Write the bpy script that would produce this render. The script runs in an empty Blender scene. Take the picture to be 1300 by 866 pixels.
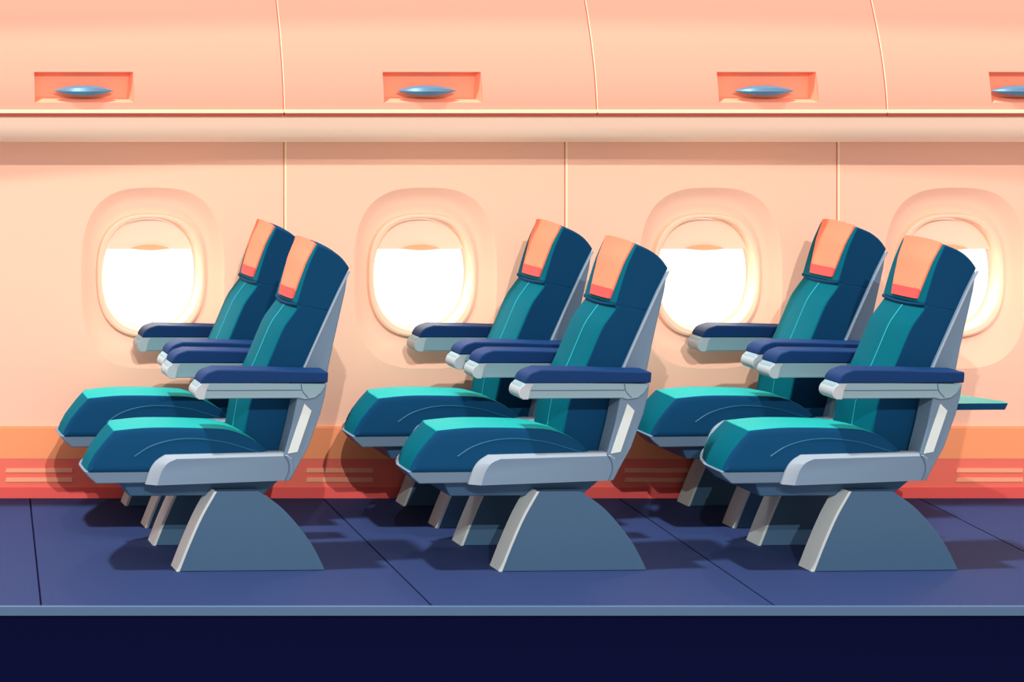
"""Airliner cabin: three double seats in front of a window wall under the overhead bins.
Units are metres.  x runs along the cabin, y towards the window wall, z up."""
import bpy, bmesh, math
from mathutils import Vector, Matrix

scene = bpy.context.scene
COL = scene.collection
PI = math.pi


# ------------------------------------------------------------------ materials
def srgb(r, g, b):
    f = lambda c: c / 12.92 if c <= .04045 else ((c + .055) / 1.055) ** 2.4
    return (f(r / 255), f(g / 255), f(b / 255), 1)


def mat(name, rgb, rough=.6, spec=.25, metal=0.0, bump=0.0, scale=60, sheen=0.0):
    m = bpy.data.materials.new(name)
    m.use_nodes = True
    nt = m.node_tree
    p = nt.nodes['Principled BSDF']
    p.inputs['Base Color'].default_value = srgb(*rgb)
    p.inputs['Roughness'].default_value = rough
    p.inputs['Specular IOR Level'].default_value = spec
    p.inputs['Metallic'].default_value = metal
    if sheen:
        p.inputs['Sheen Weight'].default_value = sheen
    if bump:
        t = nt.nodes.new('ShaderNodeTexCoord')
        n = nt.nodes.new('ShaderNodeTexNoise')
        n.inputs['Scale'].default_value = scale
        n.inputs['Detail'].default_value = 4
        b = nt.nodes.new('ShaderNodeBump')
        b.inputs['Strength'].default_value = bump
        b.inputs['Distance'].default_value = .002
        nt.links.new(t.outputs['Object'], n.inputs['Vector'])
        nt.links.new(n.outputs['Fac'], b.inputs['Height'])
        nt.links.new(b.outputs['Normal'], p.inputs['Normal'])
    return m


M = dict(
    wall=mat('cabin_wall_plastic', (252, 206, 180), .7, .1),
    niche=mat('window_surround_plastic', (253, 208, 184), .7, .1),
    ring=mat('window_frame_plastic', (253, 212, 186), .6, .1),
    seam=mat('seam_strip_cream', (255, 240, 200), .5, .2),
    seam_dark=mat('seam_gap_red', (205, 95, 85), .8, .05),
    dado_top=mat('dado_orange', (255, 166, 116), .7, .1),
    dado=mat('dado_coral', (248, 124, 106), .7, .1),
    dado_low=mat('skirting_red', (236, 98, 94), .7, .1),
    slat=mat('vent_slat_peach', (255, 178, 142), .6, .1),
    bin=mat('bin_door_pink', (255, 170, 147), .6, .1),
    recess=mat('latch_recess_coral', (255, 160, 128), .7, .1),
    rail=mat('service_rail_cream', (255, 228, 202), .6, .1),
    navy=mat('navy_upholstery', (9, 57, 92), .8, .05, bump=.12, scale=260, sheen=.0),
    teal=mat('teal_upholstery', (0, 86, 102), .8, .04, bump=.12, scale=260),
    tray=mat('turquoise_tray_plastic', (36, 196, 188), .5, .15),  # tray top coloured brighter to make up for the light it lacks
    turq=mat('turquoise_seat_panel', (10, 146, 144), .7, .12, bump=.12, scale=260),  # brighter teal: top light on the cushions put into the colour
    piping=mat('cyan_piping', (30, 150, 165), .5, .3),
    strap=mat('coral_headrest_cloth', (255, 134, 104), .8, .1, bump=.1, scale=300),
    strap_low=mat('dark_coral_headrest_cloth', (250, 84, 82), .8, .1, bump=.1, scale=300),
    grey=mat('grey_seat_plastic', (92, 118, 140), .5, .3),
    arm=mat('pale_grey_armrest_plastic', (116, 148, 160), .45, .3),
    pad=mat('navy_armrest_vinyl', (8, 46, 92), .65, .12),
    line=mat('dark_seam_rubber', (60, 80, 110), .7, .1),
    leg=mat('slate_blue_leg_paint', (60, 95, 124), .5, .3),
    light=mat('pale_metal_edge', (186, 202, 202), .45, .3),  # light on leg fronts and post inner faces, put into colour
    latch=mat('steel_blue_latch', (95, 145, 178), .35, .5, metal=.3),
    floor=mat('indigo_floor_vinyl', (34, 50, 90), .7, .12, bump=.06, scale=40),
    groove=mat('floor_joint_navy', (14, 16, 48), .8, .05),
    edge=mat('slate_edge_trim', (66, 94, 126), .5, .2),
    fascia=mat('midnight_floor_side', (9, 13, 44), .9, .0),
    knob=mat('shade_pull_tan', (238, 176, 132), .5, .2),
)


def shade_material():
    m = bpy.data.materials.new('window_shade_translucent')
    m.use_nodes = True
    nt = m.node_tree
    p = nt.nodes['Principled BSDF']
    p.inputs['Base Color'].default_value = srgb(255, 238, 220)
    p.inputs['Roughness'].default_value = .6
    t = nt.nodes.new('ShaderNodeBsdfTranslucent')
    t.inputs['Color'].default_value = srgb(255, 215, 180)
    mx = nt.nodes.new('ShaderNodeMixShader')
    mx.inputs[0].default_value = .35
    nt.links.new(p.outputs[0], mx.inputs[1])
    nt.links.new(t.outputs[0], mx.inputs[2])
    nt.links.new(mx.outputs[0], nt.nodes['Material Output'].inputs['Surface'])
    return m


def glass_material():
    m = bpy.data.materials.new('window_glass')
    m.use_nodes = True
    nt = m.node_tree
    nt.nodes.remove(nt.nodes['Principled BSDF'])
    a = nt.nodes.new('ShaderNodeBsdfTransparent')
    g = nt.nodes.new('ShaderNodeBsdfGlossy')
    g.inputs['Roughness'].default_value = .05
    mx = nt.nodes.new('ShaderNodeMixShader')
    mx.inputs[0].default_value = .05
    nt.links.new(a.outputs[0], mx.inputs[1])
    nt.links.new(g.outputs[0], mx.inputs[2])
    nt.links.new(mx.outputs[0], nt.nodes['Material Output'].inputs['Surface'])
    return m


M['shade'] = shade_material()
M['glass'] = glass_material()


# ------------------------------------------------------------------ helpers
def link(name, bm, mats, parent=None, loc=(0, 0, 0), bevel=0.0, smooth=False, segs=2, fix=True):
    if fix:
        bmesh.ops.recalc_face_normals(bm, faces=bm.faces)
    me = bpy.data.meshes.new(name)
    bm.to_mesh(me)
    bm.free()
    for m in (mats if isinstance(mats, (list, tuple)) else [mats]):
        me.materials.append(m)
    if smooth:
        me.polygons.foreach_set('use_smooth', [True] * len(me.polygons))
    me.set_sharp_from_angle(angle=math.radians(32))
    o = bpy.data.objects.new(name, me)
    COL.objects.link(o)
    o.location = loc
    if parent:
        o.parent = parent
    if bevel:
        b = o.modifiers.new('edge_rounding', 'BEVEL')
        b.width = bevel
        b.segments = segs
        b.limit_method = 'ANGLE'
        b.angle_limit = math.radians(38)
    return o


def empty(name, loc, rz=0.0):
    o = bpy.data.objects.new(name, None)
    o.empty_display_size = .1
    COL.objects.link(o)
    o.location = loc
    o.rotation_euler = (0, 0, rz)
    return o


def tag(o, label=None, cat=None, group=None, kind=None):
    for k, v in (('label', label), ('category', cat), ('group', group), ('kind', kind)):
        if v:
            o[k] = v
    return o


def box(bm, x0, x1, y0, y1, z0, z1, mi=0):
    vs = [bm.verts.new(c) for c in ((x0, y0, z0), (x1, y0, z0), (x1, y1, z0), (x0, y1, z0),
                                    (x0, y0, z1), (x1, y0, z1), (x1, y1, z1), (x0, y1, z1))]
    for q in ((0, 3, 2, 1), (4, 5, 6, 7), (0, 1, 5, 4), (1, 2, 6, 5), (2, 3, 7, 6), (3, 0, 4, 7)):
        bm.faces.new([vs[i] for i in q]).material_index = mi


def spline(pts, n=5, closed=False):
    """Catmull-Rom points through pts"""
    P = [Vector(p) for p in pts]
    out = []
    N = len(P)
    for i in range(N if closed else N - 1):
        p0 = P[i - 1] if (closed or i > 0) else P[0] * 2 - P[1]
        p1, p2 = P[i], P[(i + 1) % N]
        p3 = P[(i + 2) % N] if (closed or i + 2 < N) else P[-1] * 2 - P[-2]
        for k in range(n):
            t = k / n
            out.append(.5 * ((2 * p1) + (p2 - p0) * t + (2 * p0 - 5 * p1 + 4 * p2 - p3) * t * t
                             + (3 * p1 - p0 - 3 * p2 + p3) * t ** 3))
    if not closed:
        out.append(P[-1].copy())
    return [tuple(v) for v in out]


def extrude(bm, prof, ys, side_mi=0, rest_mi=0, warp=None, front=None):
    """profile in (x, z) swept along the list of y stations; warp(x, y, z, i) may move a point"""
    rings = []
    for y in ys:
        ring = []
        for i, (x, z) in enumerate(prof):
            c = (x, y, z)
            if warp:
                c = warp(x, y, z, i)
            ring.append(bm.verts.new(c))
        rings.append(ring)
    n = len(prof)
    for a, b in zip(rings, rings[1:]):
        for i in range(n):
            j = (i + 1) % n
            f = bm.faces.new((a[i], a[j], b[j], b[i]))
            f.material_index = rest_mi(i) if callable(rest_mi) else rest_mi if front is None or i in front else side_mi
            f.smooth = True
    for r in (rings[0], rings[-1]):
        f = bm.faces.new(r)
        f.material_index = side_mi
    return rings


def tube(bm, pts, r=.003, n=6, mi=0):
    P = [Vector(p) for p in pts]
    rings = []
    for i, p in enumerate(P):
        d = (P[min(i + 1, len(P) - 1)] - P[max(i - 1, 0)]).normalized()
        u = d.orthogonal().normalized() if abs(d.y) > .9 else d.cross(Vector((0, 1, 0))).normalized()
        v = d.cross(u)
        rings.append([bm.verts.new(p + (u * math.cos(2 * PI * k / n) + v * math.sin(2 * PI * k / n)) * r)
                      for k in range(n)])
    for a, b in zip(rings, rings[1:]):
        for k in range(n):
            f = bm.faces.new((a[k], a[(k + 1) % n], b[(k + 1) % n], b[k]))
            f.smooth = True
            f.material_index = mi
    bm.faces.new(rings[0])
    bm.faces.new(rings[-1])


# ------------------------------------------------------------------ the setting
WALL_Y = 1.13          # face of the window wall
X0, X1 = -.6, 7.0      # cabin run that is built
FRONT_Y = -.43         # aisle side edge of the raised floor


def strip(name, x0, x1, y0, y1, z0, z1, m, bevel=0.0, parent=None):
    bm = bmesh.new()
    box(bm, x0, x1, y0, y1, z0, z1)
    o = link(name, bm, m, parent, bevel=bevel)
    return o


# floor: five vinyl sheets in one mesh with sunk joints between them
joints = [(1.153, .973), (2.337, 2.269), (3.541, 3.407), (4.761, 4.590)]
bm = bmesh.new()
ends = [(X0, X0)] + joints + [(X1, X1)]
for (a1, a0), (b1, b0) in zip(ends, ends[1:]):
    g = .0035
    vs = [(a0 + g, FRONT_Y), (b0 - g, FRONT_Y), (b1 - g, WALL_Y + .05), (a1 + g, WALL_Y + .05)]
    lo = [bm.verts.new((x, y, -.02)) for x, y in vs]
    hi = [bm.verts.new((x, y, 0)) for x, y in vs]
    bm.faces.new(hi)
    bm.faces.new(lo[::-1])
    for i in range(4):
        j = (i + 1) % 4
        bm.faces.new((lo[i], lo[j], hi[j], hi[i]))
box(bm, X0, X1, FRONT_Y + .002, WALL_Y + .05, -.03, -.012, 1)
tag(link('floor', bm, [M['floor'], M['groove']], bevel=.0), kind='structure')
tag(strip('trim_1', X0, X1, FRONT_Y - .012, FRONT_Y, -.031, .001, M['edge'], .002), kind='structure')
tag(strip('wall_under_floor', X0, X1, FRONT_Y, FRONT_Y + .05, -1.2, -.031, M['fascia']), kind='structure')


# window wall -------------------------------------------------------------
WIN_X = [1.648, 2.758, 3.920, 4.918]
SEAM_X = [2.188, 3.332, 4.440]
Z_LOW, Z_TOP = .288, 1.56
NZ = .891                     # height of the niche centre
N_SEG = 72


def loop(cx, cz, a, b, e, n=N_SEG):
    out = []
    for k in range(n):
        t = 2 * PI * (k + .5) / n
        c, s = math.cos(t), math.sin(t)
        out.append((cx + a * math.copysign(abs(c) ** (2 / e), c), cz + b * math.copysign(abs(s) ** (2 / e), s)))
    return out


def rect_loop(cx, cz, x0, x1, z0, z1, inner):
    """points on a rectangle, one for each point of the inner loop"""
    out = []
    for x, z in inner:
        dx, dz = x - cx, z - cz
        s = min(((x1 - cx) / dx if dx > 0 else (x0 - cx) / dx) if abs(dx) > 1e-6 else 9e9,
                ((z1 - cz) / dz if dz > 0 else (z0 - cz) / dz) if abs(dz) > 1e-6 else 9e9)
        out.append([cx + dx * s, cz + dz * s])
    for c in ((x0, z0), (x1, z0), (x1, z1), (x0, z1)):       # snap the nearest point to each corner
        k = min(range(len(out)), key=lambda i: (out[i][0] - c[0]) ** 2 + (out[i][1] - c[1]) ** 2)
        out[k] = list(c)
    return [tuple(p) for p in out]


def rings_mesh(bm, rings, mis):
    vr = [[bm.verts.new((x, y, z)) for x, z in r] for r, y in rings]
    n = len(vr[0])
    for q, (a, b) in enumerate(zip(vr, vr[1:])):
        for i in range(n):
            j = (i + 1) % n
            f = bm.faces.new((a[i], a[j], b[j], b[i]))
            f.material_index = mis[q]
            f.smooth = q > 1
    return vr


panel_edges = [X0] + SEAM_X + [X1]
bm_wall = bmesh.new()
for w, cx in enumerate(WIN_X):
    x0, x1 = panel_edges[w] + .003, panel_edges[w + 1] - .003
    niche = loop(cx, NZ, .292, .369, 2.9)
    out = rect_loop(cx, NZ, x0, x1, Z_LOW, Z_TOP, niche)
    # wall panel, then the dished surround of the window
    rings_mesh(bm_wall, [
        ([(x, z) for x, z in out], WALL_Y + .02),
        ([(x, z) for x, z in out], WALL_Y),
        (niche, WALL_Y),
        (loop(cx, NZ, .284, .361, 2.9), WALL_Y + .007),
        (loop(cx, NZ + .001, .262, .336, 2.8), WALL_Y + .034),
        (loop(cx, NZ + .003, .240, .300, 2.7), WALL_Y + .052),
        (loop(cx, NZ + .006, .222, .254, 2.6), WALL_Y + .058),
        (loop(cx, NZ + .006, .222, .254, 2.6), WALL_Y + .120),
    ], [0, 0, 1, 1, 1, 1, 1])
wall = link('wall_rear', bm_wall, [M['wall'], M['niche']], fix=True)
tag(wall, kind='structure')
# panel seams: cream strip painted for the groove's highlight, dark strip for its gap
for i, sx in enumerate(SEAM_X):
    s = strip('trim_%d' % (i + 2), sx - .0042, sx + .0052, WALL_Y - .0035, WALL_Y + .02, Z_LOW + .004, Z_TOP, M['seam'], .0015)
    tag(s, kind='structure')
    strip('seam_gap', sx - .0075, sx - .0042, WALL_Y - .0012, WALL_Y + .02, Z_LOW + .004, Z_TOP, M['seam_dark'], parent=s)

for w, cx in enumerate(WIN_X):
    root = tag(empty('window_%d' % (w + 1), (cx, WALL_Y, NZ)), kind='structure')
    bm = bmesh.new()                                     # lip round the opening
    zc = .006
    vr = rings_mesh(bm, [
        (loop(0, zc, .222, .254, 2.6), .060),
        (loop(0, zc, .219, .251, 2.6), .030),
        (loop(0, zc, .210, .243, 2.6), .026),
        (loop(0, zc + .004, .202, .233, 2.4), .030),
        (loop(0, zc + .006, .193, .226, 2.3), .050),
        (loop(0, zc + .006, .189, .223, 2.3), .095),
        (loop(0, zc + .006, .222, .254, 2.6), .098),
    ], [0] * 6)
    for i in range(N_SEG):
        j = (i + 1) % N_SEG
        bm.faces.new((vr[-1][i], vr[-1][j], vr[0][j], vr[0][i]))
    link('window_frame', bm, M['ring'], root, smooth=True)
    # pane
    bm = bmesh.new()
    L = loop(0, zc + .006, .191, .225, 2.3)
    extrude(bm, L, (.078, .084))
    link('window_pane', bm, M['glass'], root)
    # half raised shade: the part of the opening above its lower edge
    bm = bmesh.new()
    L = [(x, z) for x, z in loop(0, zc + .006, .1875, .222, 2.3, 144) if z > .106]
    xs = max(x for x, z in L)
    L = sorted(L, key=lambda p: -math.atan2(p[1] - .1, p[0]))
    extrude(bm, L, (.060, .066))
    sh = link('window_shade', bm, M['shade'], root)
    bm = bmesh.new()
    n, hw, hh = 20, .078, .014
    prof = [(hw * (2 * k / n - 1), .116 - hh * .55 * (1 - (2 * k / n - 1) ** 2)) for k in range(n)] + \
           [(hw * (1 - 2 * k / n), .116 + hh * (1 - (1 - 2 * k / n) ** 2)) for k in range(n)]
    extrude(bm, prof, (.046, .060))
    link('shade_handle', bm, M['knob'], sh, bevel=.002)

# dado, lower wall band and skirting
bm = bmesh.new()
prof = [(WALL_Y + .02, .288), (WALL_Y - .012, .288), (WALL_Y - .018, .284), (WALL_Y - .022, .160), (WALL_Y + .02, .160)]
v0 = [bm.verts.new((X0, y, z)) for y, z in prof]
v1 = [bm.verts.new((X1, y, z)) for y, z in prof]
for i in range(5):
    bm.faces.new((v0[i], v0[(i + 1) % 5], v1[(i + 1) % 5], v1[i]))
bm.faces.new(v0), bm.faces.new(v1)
tag(link('wall_lower', bm, M['dado_top']), kind='structure')
tag(strip('trim_5', X0, X1, WALL_Y - .020, WALL_Y + .02, .044, .160, M['dado']), kind='structure')
tag(strip('baseboard_rear', X0, X1, WALL_Y - .024, WALL_Y + .02, 0, .044, M['dado_low']), kind='structure')

vent_spans = [(1.045, 1.318, 'peach two-slat air vent low on the coral wall, left of the leftmost seat pair'),
              (2.265, 2.538, 'peach two-slat air vent low on the coral wall between the left and middle seat pairs'),
              (3.560, 3.833, 'peach two-slat air vent low on the coral wall between the middle and right seat pairs'),
              (4.905, 5.178, 'peach two-slat air vent low on the coral wall, right of the rightmost seat pair')]
for a, b, lab in vent_spans:
    r = tag(empty('air_vent', ((a + b) / 2, WALL_Y - .020, .056)), lab, 'vent', 'air vents along the lower wall')
    h = (b - a) / 2
    for z in (.010, .048):
        bm = bmesh.new()
        vs = [(-h, 0, z), (h, 0, z), (h, 0, z + .017), (-h + .006, 0, z + .017)]
        lo = [bm.verts.new((x, -.004, zz)) for x, _, zz in vs]
        hi = [bm.verts.new((x, .004, zz)) for x, _, zz in vs]
        bm.faces.new(lo), bm.faces.new(hi[::-1])
        for i in range(4):
            j = (i + 1) % 4
            bm.faces.new((lo[i], lo[j], hi[j], hi[i]))
        link('slat', bm, M['slat'], r, bevel=.001)

# service rail under the bins
bm = bmesh.new()
prof = [(WALL_Y + .02, 1.566), (.856, 1.566), (.850, 1.558), (.855, 1.520), (.872, 1.488), (.905, 1.468), (.962, 1.456), (WALL_Y + .02, 1.456)]
v0 = [bm.verts.new((X0, y, z)) for y, z in prof]
v1 = [bm.verts.new((X1, y, z)) for y, z in prof]
for i in range(len(prof)):
    j = (i + 1) % len(prof)
    bm.faces.new((v0[i], v0[j], v1[j], v1[i]))
bm.faces.new(v0), bm.faces.new(v1)
tag(link('trim_6', bm, M['rail']), kind='structure')


# overhead bins ------------------------------------------------------------
def face_y(z):
    t = max(0, (z - 1.578) / .44)
    return .83 + .115 * t ** 1.6


BIN_X = [X0, 2.106, 3.335, 4.474, X1]
RECESS = [(1.127, 1.517), (2.499, 2.886), (3.815, 4.206), (4.886, 5.270)]
HANDLE = [1.322, 2.672, 4.001, 5.010]
BIN_LABEL = ['pink overhead bin above the leftmost window, its latch at the upper left',
             'pink overhead bin above the second window, wedged between two seams with a blue latch',
             'pink overhead bin above the third window, between the two curved seams',
             'pink overhead bin at the far right, its latch cut by the picture edge']
for i in range(4):
    a, b = BIN_X[i] + .002, BIN_X[i + 1] - .002
    root = tag(empty('overhead_bin', ((a + b) / 2, .98, 1.578)), BIN_LABEL[i], 'overhead bin', 'overhead bins above the windows')
    ox, oy, oz = root.location
    ra, rb = RECESS[i]
    zs = [1.592 + (2.20 - 1.592) * k / 22 for k in range(23)]
    rz0, rz1 = 1.618, 1.738
    zs = sorted([z for z in zs if not rz0 - .01 < z < rz1 + .01] + [rz0, 1.648, 1.678, 1.708, rz1])
    # body behind the door
    bm = bmesh.new()
    prof = [(1.16, 1.566)] + [(face_y(z) + .052, z) for z in [1.572] + zs] + [(1.16, 2.25)]
    v0 = [bm.verts.new((a - ox, y - oy, z - oz)) for y, z in prof]
    v1 = [bm.verts.new((b - ox, y - oy, z - oz)) for y, z in prof]
    n = len(prof)
    for k in range(n):
        bm.faces.new((v0[k], v0[(k + 1) % n], v1[(k + 1) % n], v1[k]))
    bm.faces.new(v0), bm.faces.new(v1)
    link('bin_body', bm, M['bin'], root)
    # door: curved skin with a hole where the latch recess is, solidified by hand
    bm = bmesh.new()
    xs = [a + .001, ra, rb, b - .001]
    back = .05
    grid = [[bm.verts.new((x - ox, face_y(z) - oy, z - oz)) for x in xs] for z in zs]
    rk = zs.index(rz0), zs.index(rz1)
    for r in range(len(zs) - 1):
        for c in range(3):
            if c == 1 and rk[0] <= r < rk[1]:
                continue
            f = bm.faces.new((grid[r][c], grid[r][c + 1], grid[r + 1][c + 1], grid[r + 1][c]))
            f.smooth = True
    # rim
    rim = [grid[0][c] for c in range(4)] + [grid[r][3] for r in range(1, len(zs))] + \
          [grid[-1][c] for c in (2, 1, 0)] + [grid[r][0] for r in range(len(zs) - 2, 0, -1)]
    rb_ = [bm.verts.new((v.co.x, v.co.y + back, v.co.z)) for v in rim]
    for k in range(len(rim)):
        j = (k + 1) % len(rim)
        bm.faces.new((rim[k], rim[j], rb_[j], rb_[k]))
    door = link('bin_door', bm, M['bin'], root)
    # recess pan, slightly wider at its lower edge
    bm = bmesh.new()
    dep = .040
    lo = [bm.verts.new((x - ox, face_y(z) - oy + .0005, z - oz)) for x, z in ((ra, rz0), (rb, rz0), (rb, rz1), (ra, rz1))]
    hi = [bm.verts.new((x - ox, face_y(z) - oy + dp, z - oz)) for x, z, dp in
          ((ra + .004, rz0 + .022, dep), (rb - .022, rz0 + .016, dep), (rb - .010, rz1 - .004, dep), (ra + .004, rz1 - .004, dep))]
    bm.faces.new(hi)
    for k in range(4):
        bm.faces.new((lo[k], lo[(k + 1) % 4], hi[(k + 1) % 4], hi[k]))
    link('latch_recess', bm, M['recess'], door)
    # lens shaped latch
    bm = bmesh.new()
    hx = HANDLE[i] - ox
    hy = face_y(1.664) - oy
    n = 24
    secs = []
    for k in range(n + 1):
        s = 2 * k / n - 1
        w = max(.02, 1 - abs(s) ** 2.2)
        secs.append([bm.verts.new((hx + .118 * s, hy + .012 + dy * w, 1.664 - oz + dz * w)) for dy, dz in
                     ((.028, .012), (-.002, .021), (-.026, .012), (-.030, -.002), (-.018, -.018), (.028, -.016))])
    for p, q in zip(secs, secs[1:]):
        for k in range(6):
            f = bm.faces.new((p[k], p[(k + 1) % 6], q[(k + 1) % 6], q[k]))
    bm.faces.new(secs[0]), bm.faces.new(secs[-1])
    link('latch', bm, M['latch'], door, smooth=False)
    # pale lip along the lower edge of the door
    bm = bmesh.new()
    box(bm, a - ox, b - ox, .824 - oy, .88 - oy, -.002, .0125)
    link('door_lip', bm, M['seam'], door, bevel=.002)
    bm = bmesh.new()  # dark strip painted for the shaded gap between bin and rail
    box(bm, a - ox, b - ox, .832 - oy, .88 - oy, -.010, -.0025)
    link('gasket', bm, M['seam_dark'], door)

# pale and dark edges where two bins meet, following the curve
for i in range(1, 4):
    s = BIN_X[i]
    bm = bmesh.new()
    zz = [1.580 + (2.25 - 1.580) * k / 20 for k in range(21)]
    tube(bm, [(s + .0015, face_y(z) + .0005, z) for z in zz], .0028, 6)
    t = tag(link('trim_%d' % (6 + i), bm, M['seam']), kind='structure')
    bm = bmesh.new()
    tube(bm, [(s - .0025, face_y(z) + .0003, z) for z in zz], .0022, 6)
    link('seam_gap', bm, M['seam_dark'], t)


# ------------------------------------------------------------------ the seat
SEAT_TEAL, SEAT_NAVY = 1, 0


def build_seat():
    """aircraft seat, its near side in the plane y = 0, its front towards -x"""
    root = empty('airplane_seat', (0, 0, 0))

    # legs
    leg_front = spline([(-0.106, 0.281), (-0.156, 0.194), (-0.200, 0.097), (-0.239, 0.000)], 5)
    leg_back = spline([(0.286, 0.000), (0.231, 0.103), (0.142, 0.211), (0.050, 0.281)], 5)
    leg_prof = leg_front + leg_back
    leg_prof = [(x, max(0, z)) for x, z in leg_prof]
    for y in (0.0, .36):
        bm = bmesh.new()
        extrude(bm, leg_prof, (y, y + .085))
        lg = link('leg', bm, M['leg'], root, bevel=.003)
        # pale plate on the leading edge, the leg front's light put into colour
        lp = link_plate(leg_front, y - .001, y + .086, .006)
        link('edge_plate', lp, M['light'], lg)

    # tapered underframe
    bm = bmesh.new()
    extrude(bm, [(-0.432, 0.312), (-0.399, 0.254), (0.078, 0.254), (0.136, 0.318)], (.03, .41),
            warp=lambda x, y, z, i: (x, y if i in (0, 3) else (.055 if y < .2 else .385), z))
    link('underframe', bm, M['leg'], root, bevel=.004)

    # seat pan
    bm = bmesh.new()
    extrude(bm, [(-0.572, 0.356), (-0.556, 0.336), (-0.528, 0.311), (0.161, 0.317), (0.161, 0.375), (-0.333, 0.375)], (.0, .06, .12, .18, .24, .30, .36, .40, .44),
            warp=lambda x, y, z, i: (x + (max(0, y - .10) ** 1.5 * .88 if i < 3 else 0), y, z))
    link('seat_pan', bm, M['grey'], root, bevel=.004)

    # cushion: crowned and slightly bulging
    top = [(-0.464, 0.497), (-0.361, 0.506), (-0.264, 0.507), (-0.153, 0.504), (-0.056, 0.497), (0.022, 0.467), (0.078, 0.422), (0.103, 0.389)]
    front = [(-0.564, 0.347), (-0.553, 0.381), (-0.533, 0.417), (-0.500, 0.458)]
    prof = front + spline(top, 3) + [(0.103, 0.347)]
    ys = [.004, .05, .12, .22, .32, .39, .436]

    def crown(x, y, z, i):
        t = (y - .22) / .216
        k = max(0, 1 - t * t)
        up = max(0, z - .40) / .10
        fw = max(0, -.06 - x) / .50
        back = max(0, y - .10) ** 1.5 * .88 * min(1, fw)      # far front corner is well rounded
        rise = .004 * (1 - ((y - .10) / .10) ** 2) if y < .10 else .004 - .62 * (y - .10) ** 2
        return (x + back, y, z + rise * min(1, up))
    bm = bmesh.new()
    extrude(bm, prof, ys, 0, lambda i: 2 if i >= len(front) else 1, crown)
    bmesh.ops.recalc_face_normals(bm, faces=bm.faces)
    for f in list(bm.faces):                                 # pillow the near side face
        if len(f.verts) > 6 and f.calc_center_median().y < .2:
            r = bmesh.ops.inset_individual(bm, faces=[f], thickness=.018, depth=.010)
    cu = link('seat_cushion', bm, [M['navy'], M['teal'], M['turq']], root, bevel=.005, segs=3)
    arc = spline([(-0.394, 0.408), (-0.339, 0.442), (-0.264, 0.464), (-0.181, 0.469), (-0.083, 0.458), (-0.014, 0.439), (0.050, 0.419)], 6)
    bm = bmesh.new()
    tube(bm, [(x, -.0065, z) for x, z in arc], .0022)
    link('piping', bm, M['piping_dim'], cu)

    # backrest
    BY0, BY1 = .07, .322
    BC, BH = (BY0 + BY1) / 2, (BY1 - BY0) / 2
    fr = [(0.216, 0.929), (0.182, 0.884), (0.151, 0.837), (0.095, 0.708), (0.042, 0.598), (0.022, 0.506), (0.005, 0.402), (-0.006, 0.332)]
    bk = [(0.151, 0.332), (0.162, 0.405), (0.202, 0.598), (0.235, 0.708), (0.286, 0.825), (0.325, 0.907)]
    prof = spline(fr, 3) + spline(bk, 3)
    nf = len(spline(fr, 3))

    def dish(x, y, z, i):
        t = (y - (BY0 + BY1) / 2) / ((BY1 - BY0) / 2)
        if i < nf:
            x = x - .012 * max(0, 1 - t * t)
        return (x, y, z)
    ys = [BY0 + (BY1 - BY0) * k / 8 for k in range(9)]
    bm = bmesh.new()
    extrude(bm, prof, ys, 0, 1, dish, range(nf - 1))
    br = link('backrest', bm, [M['navy'], M['teal']], root, bevel=.006, segs=3)
    bm = bmesh.new()
    k = .11
    sp = [(x - .012 * .98, BY0 + k, z) for x, z in spline(fr, 3)][1:-2]
    tube(bm, sp, .0022)
    link('piping', bm, M['piping'], br)

    # headrest cushion, a little proud of the backrest
    hf = [(0.280, 1.142), (0.246, 1.067), (0.221, 0.991), (0.204, 0.932)]
    hb = [(0.224, 0.921), (0.325, 0.904), (0.359, 0.980), (0.396, 1.058), (0.370, 1.095), (0.333, 1.123)]
    hs = spline(hf, 4)
    prof = hs + [(0.224, 0.921), (0.325, 0.904)] + spline([(0.325, 0.904), (0.359, 0.980), (0.396, 1.058)], 3)[1:] + spline([(0.396, 1.058), (0.370, 1.092), (0.333, 1.120), (0.280, 1.142)], 3)[1:-1]
    nh = len(hs)

    def hdish(x, y, z, i):
        t = (y - (BY0 + BY1) / 2) / ((BY1 - BY0) / 2)
        k = max(0, 1 - t * t)
        if i < nh:
            x -= .012 * k
        if z > 1.06:
            z += .010 * k
        return (x, y, z)
    bm = bmesh.new()
    extrude(bm, prof, ys, 0, 1, hdish, list(range(nh - 1)))
    he = link('headrest', bm, [M['navy'], M['teal']], root, bevel=.005, segs=3)
    # ledge roll under the headrest
    bm = bmesh.new()
    lx, lz = hs[-1]
    tube(bm, [(hdish(lx, y, lz, 0)[0] + .004, y, lz - .004 - .006 * (1 - ((y - BC) / BH) ** 2)) for y in ys], .007, 8)
    link('ledge_roll', bm, M['navy'], he, smooth=True)
    # coral cloth over the face and the top of the headrest
    path = hs[::-1]                                          # from the bottom to the top
    over = spline([(0.280, 1.142), (0.305, 1.133), (0.333, 1.120)], 3)[1:]
    NP = 10

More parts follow.
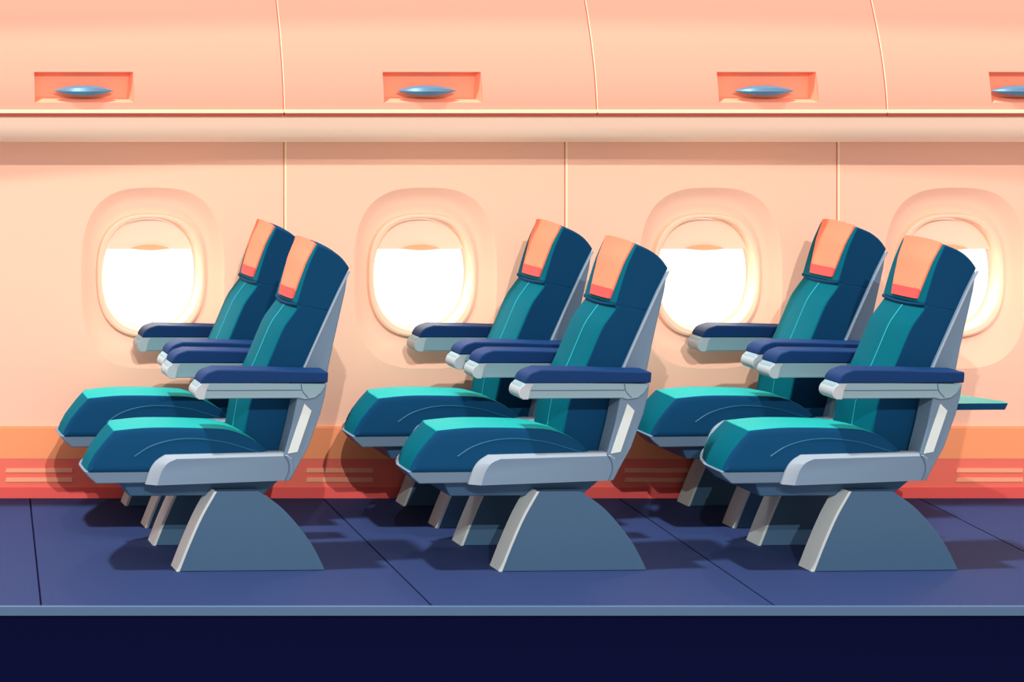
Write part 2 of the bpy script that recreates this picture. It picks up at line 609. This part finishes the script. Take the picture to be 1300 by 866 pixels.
    def cloth(seg, w0, w1, c0, c1):
        bm = bmesh.new()
        layers = []
        for off in (.006, -.002):
            rows = []
            for q, (x, z) in enumerate(seg):
                t = q / (len(seg) - 1)
                w = w0 + (w1 - w0) * t
                c = BC + c0 + (c1 - c0) * t
                row = []
                for s in range(NP + 1):
                    y = c - w + 2 * w * s / NP
                    kx = max(0, 1 - ((y - BC) / BH) ** 2)
                    isf = z < 1.149 and (x, z) in path
                    xx = x - .012 * kx if isf else x
                    zz = z + (.010 * kx if z > 1.06 else 0)
                    row.append(bm.verts.new((xx - (off if isf else 0), y, zz + (off if not isf or q == len(seg) - 1 else 0))))
                rows.append(row)
            layers.append(rows)
            for a, b in zip(rows, rows[1:]):
                for s in range(NP):
                    bm.faces.new((a[s], a[s + 1], b[s + 1], b[s])).smooth = True
        A, B = layers
        for r in range(len(A) - 1):
            for s in (0, NP):
                bm.faces.new((A[r][s], A[r + 1][s], B[r + 1][s], B[r][s]))
        for r in (0, -1):
            for s in range(NP):
                bm.faces.new((A[r][s], A[r][s + 1], B[r][s + 1], B[r][s]))
        return bm
    split = 3
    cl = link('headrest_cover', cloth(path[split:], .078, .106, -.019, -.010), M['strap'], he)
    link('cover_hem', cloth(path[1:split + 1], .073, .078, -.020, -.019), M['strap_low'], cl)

    # grey shell behind the backrest
    inner = [(0.388, 1.049), (0.350, 0.974), (0.316, 0.901), (0.227, 0.705), (0.193, 0.596), (0.154, 0.406), (0.143, 0.336)]
    outer = [(0.174, 0.311), (0.235, 0.429), (0.283, 0.549), (0.305, 0.644), (0.333, 0.784), (0.358, 0.893), (0.378, 0.980)]
    bm = bmesh.new()
    extrude(bm, inner + outer, (.06, .332))
    sh = link('back_shell', bm, M['grey'], root, bevel=.004)
    bm = bmesh.new()  # pale tube painted as the highlight along the shell's inner edge
    tube(bm, [(x + .003, .057, z) for x, z in spline(inner[:5], 3)], .0036)
    link('shell_rim', bm, M['light_grey'], sh)

    # side skirts with bevelled front and top edges coloured paler, as if lit
    for s, (ya, yb) in enumerate(((-.03, .012), (.428, .47))):
        bm = bmesh.new()
        o_ = spline([(-0.356, 0.311), (-0.339, 0.364), (-0.317, 0.394), (-0.286, 0.414)], 3) + [(0.144, 0.422), (0.164, 0.411), (0.172, 0.375), (0.169, 0.347), (0.153, 0.322)]
        i_ = spline([(-0.319, 0.311), (-0.303, 0.361), (-0.281, 0.389), (-0.250, 0.403)], 3) + [(0.142, 0.411), (0.158, 0.400), (0.164, 0.375), (0.161, 0.347), (0.147, 0.325)]
        n = len(o_)
        yo, yi = (ya + .018, ya) if s == 0 else (yb - .018, yb)
        far = yb if s == 0 else ya
        R = [[bm.verts.new((x, y, z)) for x, z in P_] for P_, y in ((o_, far), (o_, yo), (i_, yi))]
        for q, (p1, p2) in enumerate(zip(R, R[1:])):
            for k in range(n):
                j = (k + 1) % n
                f = bm.faces.new((p1[k], p1[j], p2[j], p2[k]))
                f.material_index = 1 if (k < 11) else 0
        bm.faces.new(R[0]), bm.faces.new(R[2])
        sk = link('side_skirt', bm, [M['grey'], M['light_grey']], root)
        bm = bmesh.new()
        yy = ya - .001 if s == 0 else yb + .001
        tube(bm, [(x, yy, z) for x, z in spline([(0.128, 0.418), (0.144, 0.394), (0.147, 0.361), (0.133, 0.324)], 4)], .0015)
        link('panel_line', bm, M['line'], sk)

    # rear posts joining skirts and armrests, pale strip painted for the lit inner face
    for s, (ya, yb) in enumerate(((-.026, .050), (.390, .466))):
        bm = bmesh.new()
        extrude(bm, [(0.181, 0.625), (0.158, 0.514), (0.133, 0.419), (0.142, 0.347), (0.153, 0.322), (0.181, 0.375), (0.217, 0.439), (0.261, 0.558), (0.278, 0.625), (0.283, 0.664), (0.186, 0.664)], (ya, yb))
        po = link('arm_post', bm, M['grey'], root, bevel=.003)
        yy = (ya - .0025, ya + .01) if s == 0 else (yb - .01, yb + .0025)
        bm = bmesh.new()
        extrude(bm, [(0.203, 0.594), (0.228, 0.569), (0.178, 0.425), (0.144, 0.419)], yy)
        link('post_inlay', bm, M['light'], po)

    # armrests
    for s, (ya, yb) in enumerate(((-.034, .052), (.388, .474))):
        side = ya - .0005 if s == 0 else yb + .0005
        nose = spline([(-0.164, 0.672), (-0.178, 0.658), (-0.186, 0.639), (-0.183, 0.622), (-0.169, 0.614)], 3)
        bm = bmesh.new()
        extrude(bm, nose + [(0.181, 0.614), (0.203, 0.608), (0.239, 0.614), (0.261, 0.631), (0.281, 0.664)], (ya, yb))
        for f in bm.faces:
            if len(f.verts) == 4 and f.calc_center_median().x < [(-0.189, 0.658)][0][0]:
                f.material_index = 1
        ar = link('armrest', bm, [M['arm'], M['arm']], root, bevel=.004)
        bm = bmesh.new()
        extrude(bm, spline([(-0.169, 0.669), (-0.161, 0.689), (-0.142, 0.706), (-0.108, 0.717)], 3) + [(0.056, 0.714), (0.286, 0.706), (0.283, 0.668)], (ya - .004, yb + .004))
        link('armrest_pad', bm, M['pad'], ar, bevel=.005, segs=3)
        bm = bmesh.new()
        tube(bm, [(x, side, z) for x, z in [(-0.175, 0.644), (-0.056, 0.643), (0.189, 0.643)]], .0014)
        tube(bm, [(x, side, z) for x, z in spline([(0.189, 0.664), (0.194, 0.639), (0.214, 0.617)], 3)], .0014)
        link('seam_line', bm, M['line'], ar)
        bm = bmesh.new()
        ext = spline([(-0.164, 0.667), (-0.179, 0.656), (-0.187, 0.639), (-0.185, 0.622), (-0.172, 0.612)], 3)
        inn = spline([(-0.133, 0.667), (-0.142, 0.653), (-0.147, 0.636), (-0.150, 0.622), (-0.153, 0.612)], 3)
        y0, y1 = (ya - .0018, yb + .0018)
        extrude(bm, ext + inn[::-1], (y0, y1))
        link('end_cap', bm, M['light_cap'], ar, bevel=.002)  # paler tip: light on the armrest's front end put into colour
    return root


def link_plate(path, y0, y1, t):
    """thin plate that follows a path in (x, z) on its -x side"""
    bm = bmesh.new()
    prof = [(x - .004, z) for x, z in path] + [(x + t, z) for x, z in path[::-1]]
    extrude(bm, prof, (y0, y1))
    return bm


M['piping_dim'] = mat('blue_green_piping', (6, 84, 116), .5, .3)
M['light_grey'] = mat('pale_grey_skirt_edge', (128, 144, 158), .45, .3)  # lit copy of the seat grey
M['light_cap'] = mat('pale_armrest_cap', (155, 169, 176), .45, .3)


def copy_tree(o, parent=None):
    c = o.copy()
    COL.objects.link(c)
    if parent:
        c.parent = parent
    for ch in list(o.children):
        copy_tree(ch, c)
    return c


YAW = math.radians(2.0)
SEATS = [
    (1.753, 0.0, 'teal and navy airplane seat nearest the viewer in the leftmost pair'),
    (2.889, 0.0, 'teal and navy airplane seat nearest the viewer in the middle pair'),
    (3.989, 0.0, 'teal and navy airplane seat in front at the right, a teal tray table behind it'),
    (1.763, .62, 'teal and navy airplane seat on the window side of the leftmost pair'),
    (2.873, .62, 'teal and navy airplane seat on the window side of the middle pair'),
    (4.009, .62, 'teal and navy airplane seat on the window side of the rightmost pair'),
]
proto = build_seat()
made = []
for i, (x, y, lab) in enumerate(SEATS):
    o = proto if i == 0 else copy_tree(proto)
    tag(o, lab, 'airplane seat', 'airplane seats in three pairs')
    o.location = (x, y, 0)
    o.rotation_euler = (0, 0, YAW)
    made.append(o)

# folded-down tray on the back of the right-hand front seat
tx0, tx1 = [(1.357, 0.572), (1.584, 0.572)][0][0] - 1.1, [(1.357, 0.572), (1.584, 0.572)][1][0] - 1.1
bm = bmesh.new()
Z = .572
pts = [(.150, .09), (.385, .09), (.525, .09), (.535, .13), (.40, .33), (.150, .33)]
lo = [bm.verts.new((x - (.012 if x > .4 else 0), y, Z - .024)) for x, y in pts]
hi = [bm.verts.new((x, y, Z)) for x, y in pts]
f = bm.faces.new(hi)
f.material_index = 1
bm.faces.new(lo[::-1])
for k in range(6):
    j = (k + 1) % 6
    bm.faces.new((lo[k], lo[j], hi[j], hi[k]))
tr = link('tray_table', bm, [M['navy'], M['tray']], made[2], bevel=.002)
for y in (.10, .33):
    bm = bmesh.new()
    box(bm, .110, .30, y, y + .02, Z - .040, Z - .022)
    link('tray_bracket', bm, M['grey'], tr, bevel=.002)


# ------------------------------------------------------------------ light
def spot(name, loc, aim, power, half_deg, color=(1, 1, 1), radius=.03, blend=0.0):
    l = bpy.data.lights.new(name, 'SPOT')
    l.energy = power
    l.color = color
    l.spot_size = math.radians(2 * half_deg)
    l.spot_blend = blend
    l.shadow_soft_size = radius
    o = bpy.data.objects.new(name, l)
    COL.objects.link(o)
    o.location = loc
    d = Vector(aim) - Vector(loc)
    o.rotation_euler = d.to_track_quat('-Z', 'Y').to_euler()
    return o


WARM = (1, .93, .88)
P_A, P_B, P_R, P_S, P_W, P_G = 980, 13500, 14, 4.6, 1.5, .8
W_FRONT = (.68, .53, .50, 1)


def flood(name, x, y, apex, slope, power, radius):
    """high floodlight at (x, y); the sharp upper rim of its cone touches the point apex and peaks there"""
    ax, ay, az = apex
    dx, dy = ax - x, ay - y
    h = slope * dy
    r = math.sqrt(dx * dx + dy * dy + h * h)
    # axis (sin t, 0, -cos t): the rim is level at the apex when sin t = cos a * dx / r
    t = 0
    for _ in range(50):
        ca = (dx * math.sin(t) + h * math.cos(t)) / r
        t = math.asin(ca * dx / r)
    return spot(name, (x, y, az + h), (x + math.sin(t), y, az + h - math.cos(t)), power, math.degrees(math.acos(ca)), WARM, radius)


# two unseen spotlights added; their sharp cut-off draws the arcs on wall and bins
flood('flood_lamp_low', .2, WALL_Y - 8.0, (3.0, WALL_Y, 1.385), .41, P_A, .03)
flood('flood_lamp_high', .2, .92 - 25, (3.0, .92, 1.925), .50, P_B, .05)
# unseen spots added under the rail to throw each seat pair's shadow forward
for x in (1.50, 2.64, 3.74):
    spot('reading_lamp', (x, .93, 1.43), (x + .12, .1, 0), P_R, 40, (1, .97, .92), .03, .6)
# steep key sun from above and a little left; no ceiling is built
s = bpy.data.lights.new('sun', 'SUN')
s.energy = P_S
s.angle = math.radians(3)
s.color = (1, .97, .93)
so = bpy.data.objects.new('sun', s)
COL.objects.link(so)
so.rotation_euler = Vector((.30, .09, -.95)).to_track_quat('-Z', 'Y').to_euler()
# low daylight falling in through each window
for cx in WIN_X:
    l = bpy.data.lights.new('window_daylight', 'AREA')
    l.shape = 'ELLIPSE'
    l.size, l.size_y = .30, .20
    l.energy = P_W
    l.color = (1, .86, .66)
    o = bpy.data.objects.new('window_daylight', l)
    COL.objects.link(o)
    o.location = (cx, WALL_Y + .090, NZ - .06)
    o.rotation_euler = (-PI / 2, 0, 0)

for cx in WIN_X:  # unseen points added before the windows to warm the wall around them
    l = bpy.data.lights.new('window_glow', 'POINT')
    l.energy = P_G
    l.color = (1, .86, .62)
    l.shadow_soft_size = .02
    o = bpy.data.objects.new('window_glow', l)
    COL.objects.link(o)
    o.location = (cx + .10, WALL_Y - .13, NZ - .04)

w = bpy.data.worlds.new('cabin_daylight')
scene.world = w
w.use_nodes = True
nt = w.node_tree
bg = nt.nodes['Background']
tc = nt.nodes.new('ShaderNodeTexCoord')
sep = nt.nodes.new('ShaderNodeSeparateXYZ')
ramp = nt.nodes.new('ShaderNodeValToRGB')
mr = nt.nodes.new('ShaderNodeMapRange')
mr.inputs['From Min'].default_value = -1
nt.links.new(tc.outputs['Generated'], sep.inputs[0])
nt.links.new(sep.outputs['Y'], mr.inputs['Value'])
nt.links.new(mr.outputs[0], ramp.inputs[0])
ramp.color_ramp.elements[0].color = W_FRONT
ramp.color_ramp.elements[0].position = .35
ramp.color_ramp.elements[1].color = (1, .99, .97, 1)
ramp.color_ramp.elements[1].position = .85
nt.links.new(ramp.outputs[0], bg.inputs['Color'])
bg.inputs['Strength'].default_value = 1.25

# ------------------------------------------------------------------ camera: shifted lens, looking square at the wall
cam = bpy.data.cameras.new('camera')
cam.sensor_width = 36
cam.lens = 72.78
cam.shift_x = 970 / 1300
cam.shift_y = -410 / 1300
cam.clip_end = 200
co = bpy.data.objects.new('camera', cam)
COL.objects.link(co)
co.location = (0, -7.3, 1.95)
co.rotation_euler = (PI / 2, 0, 0)
scene.camera = co

scene.cycles.use_denoising = True
scene.cycles.max_bounces = 6
scene.view_settings.view_transform = 'Standard'
scene.view_settings.look = 'None'
scene.view_settings.gamma = 1
scene.view_settings.exposure = 0
scene.view_settings.use_curve_mapping = False
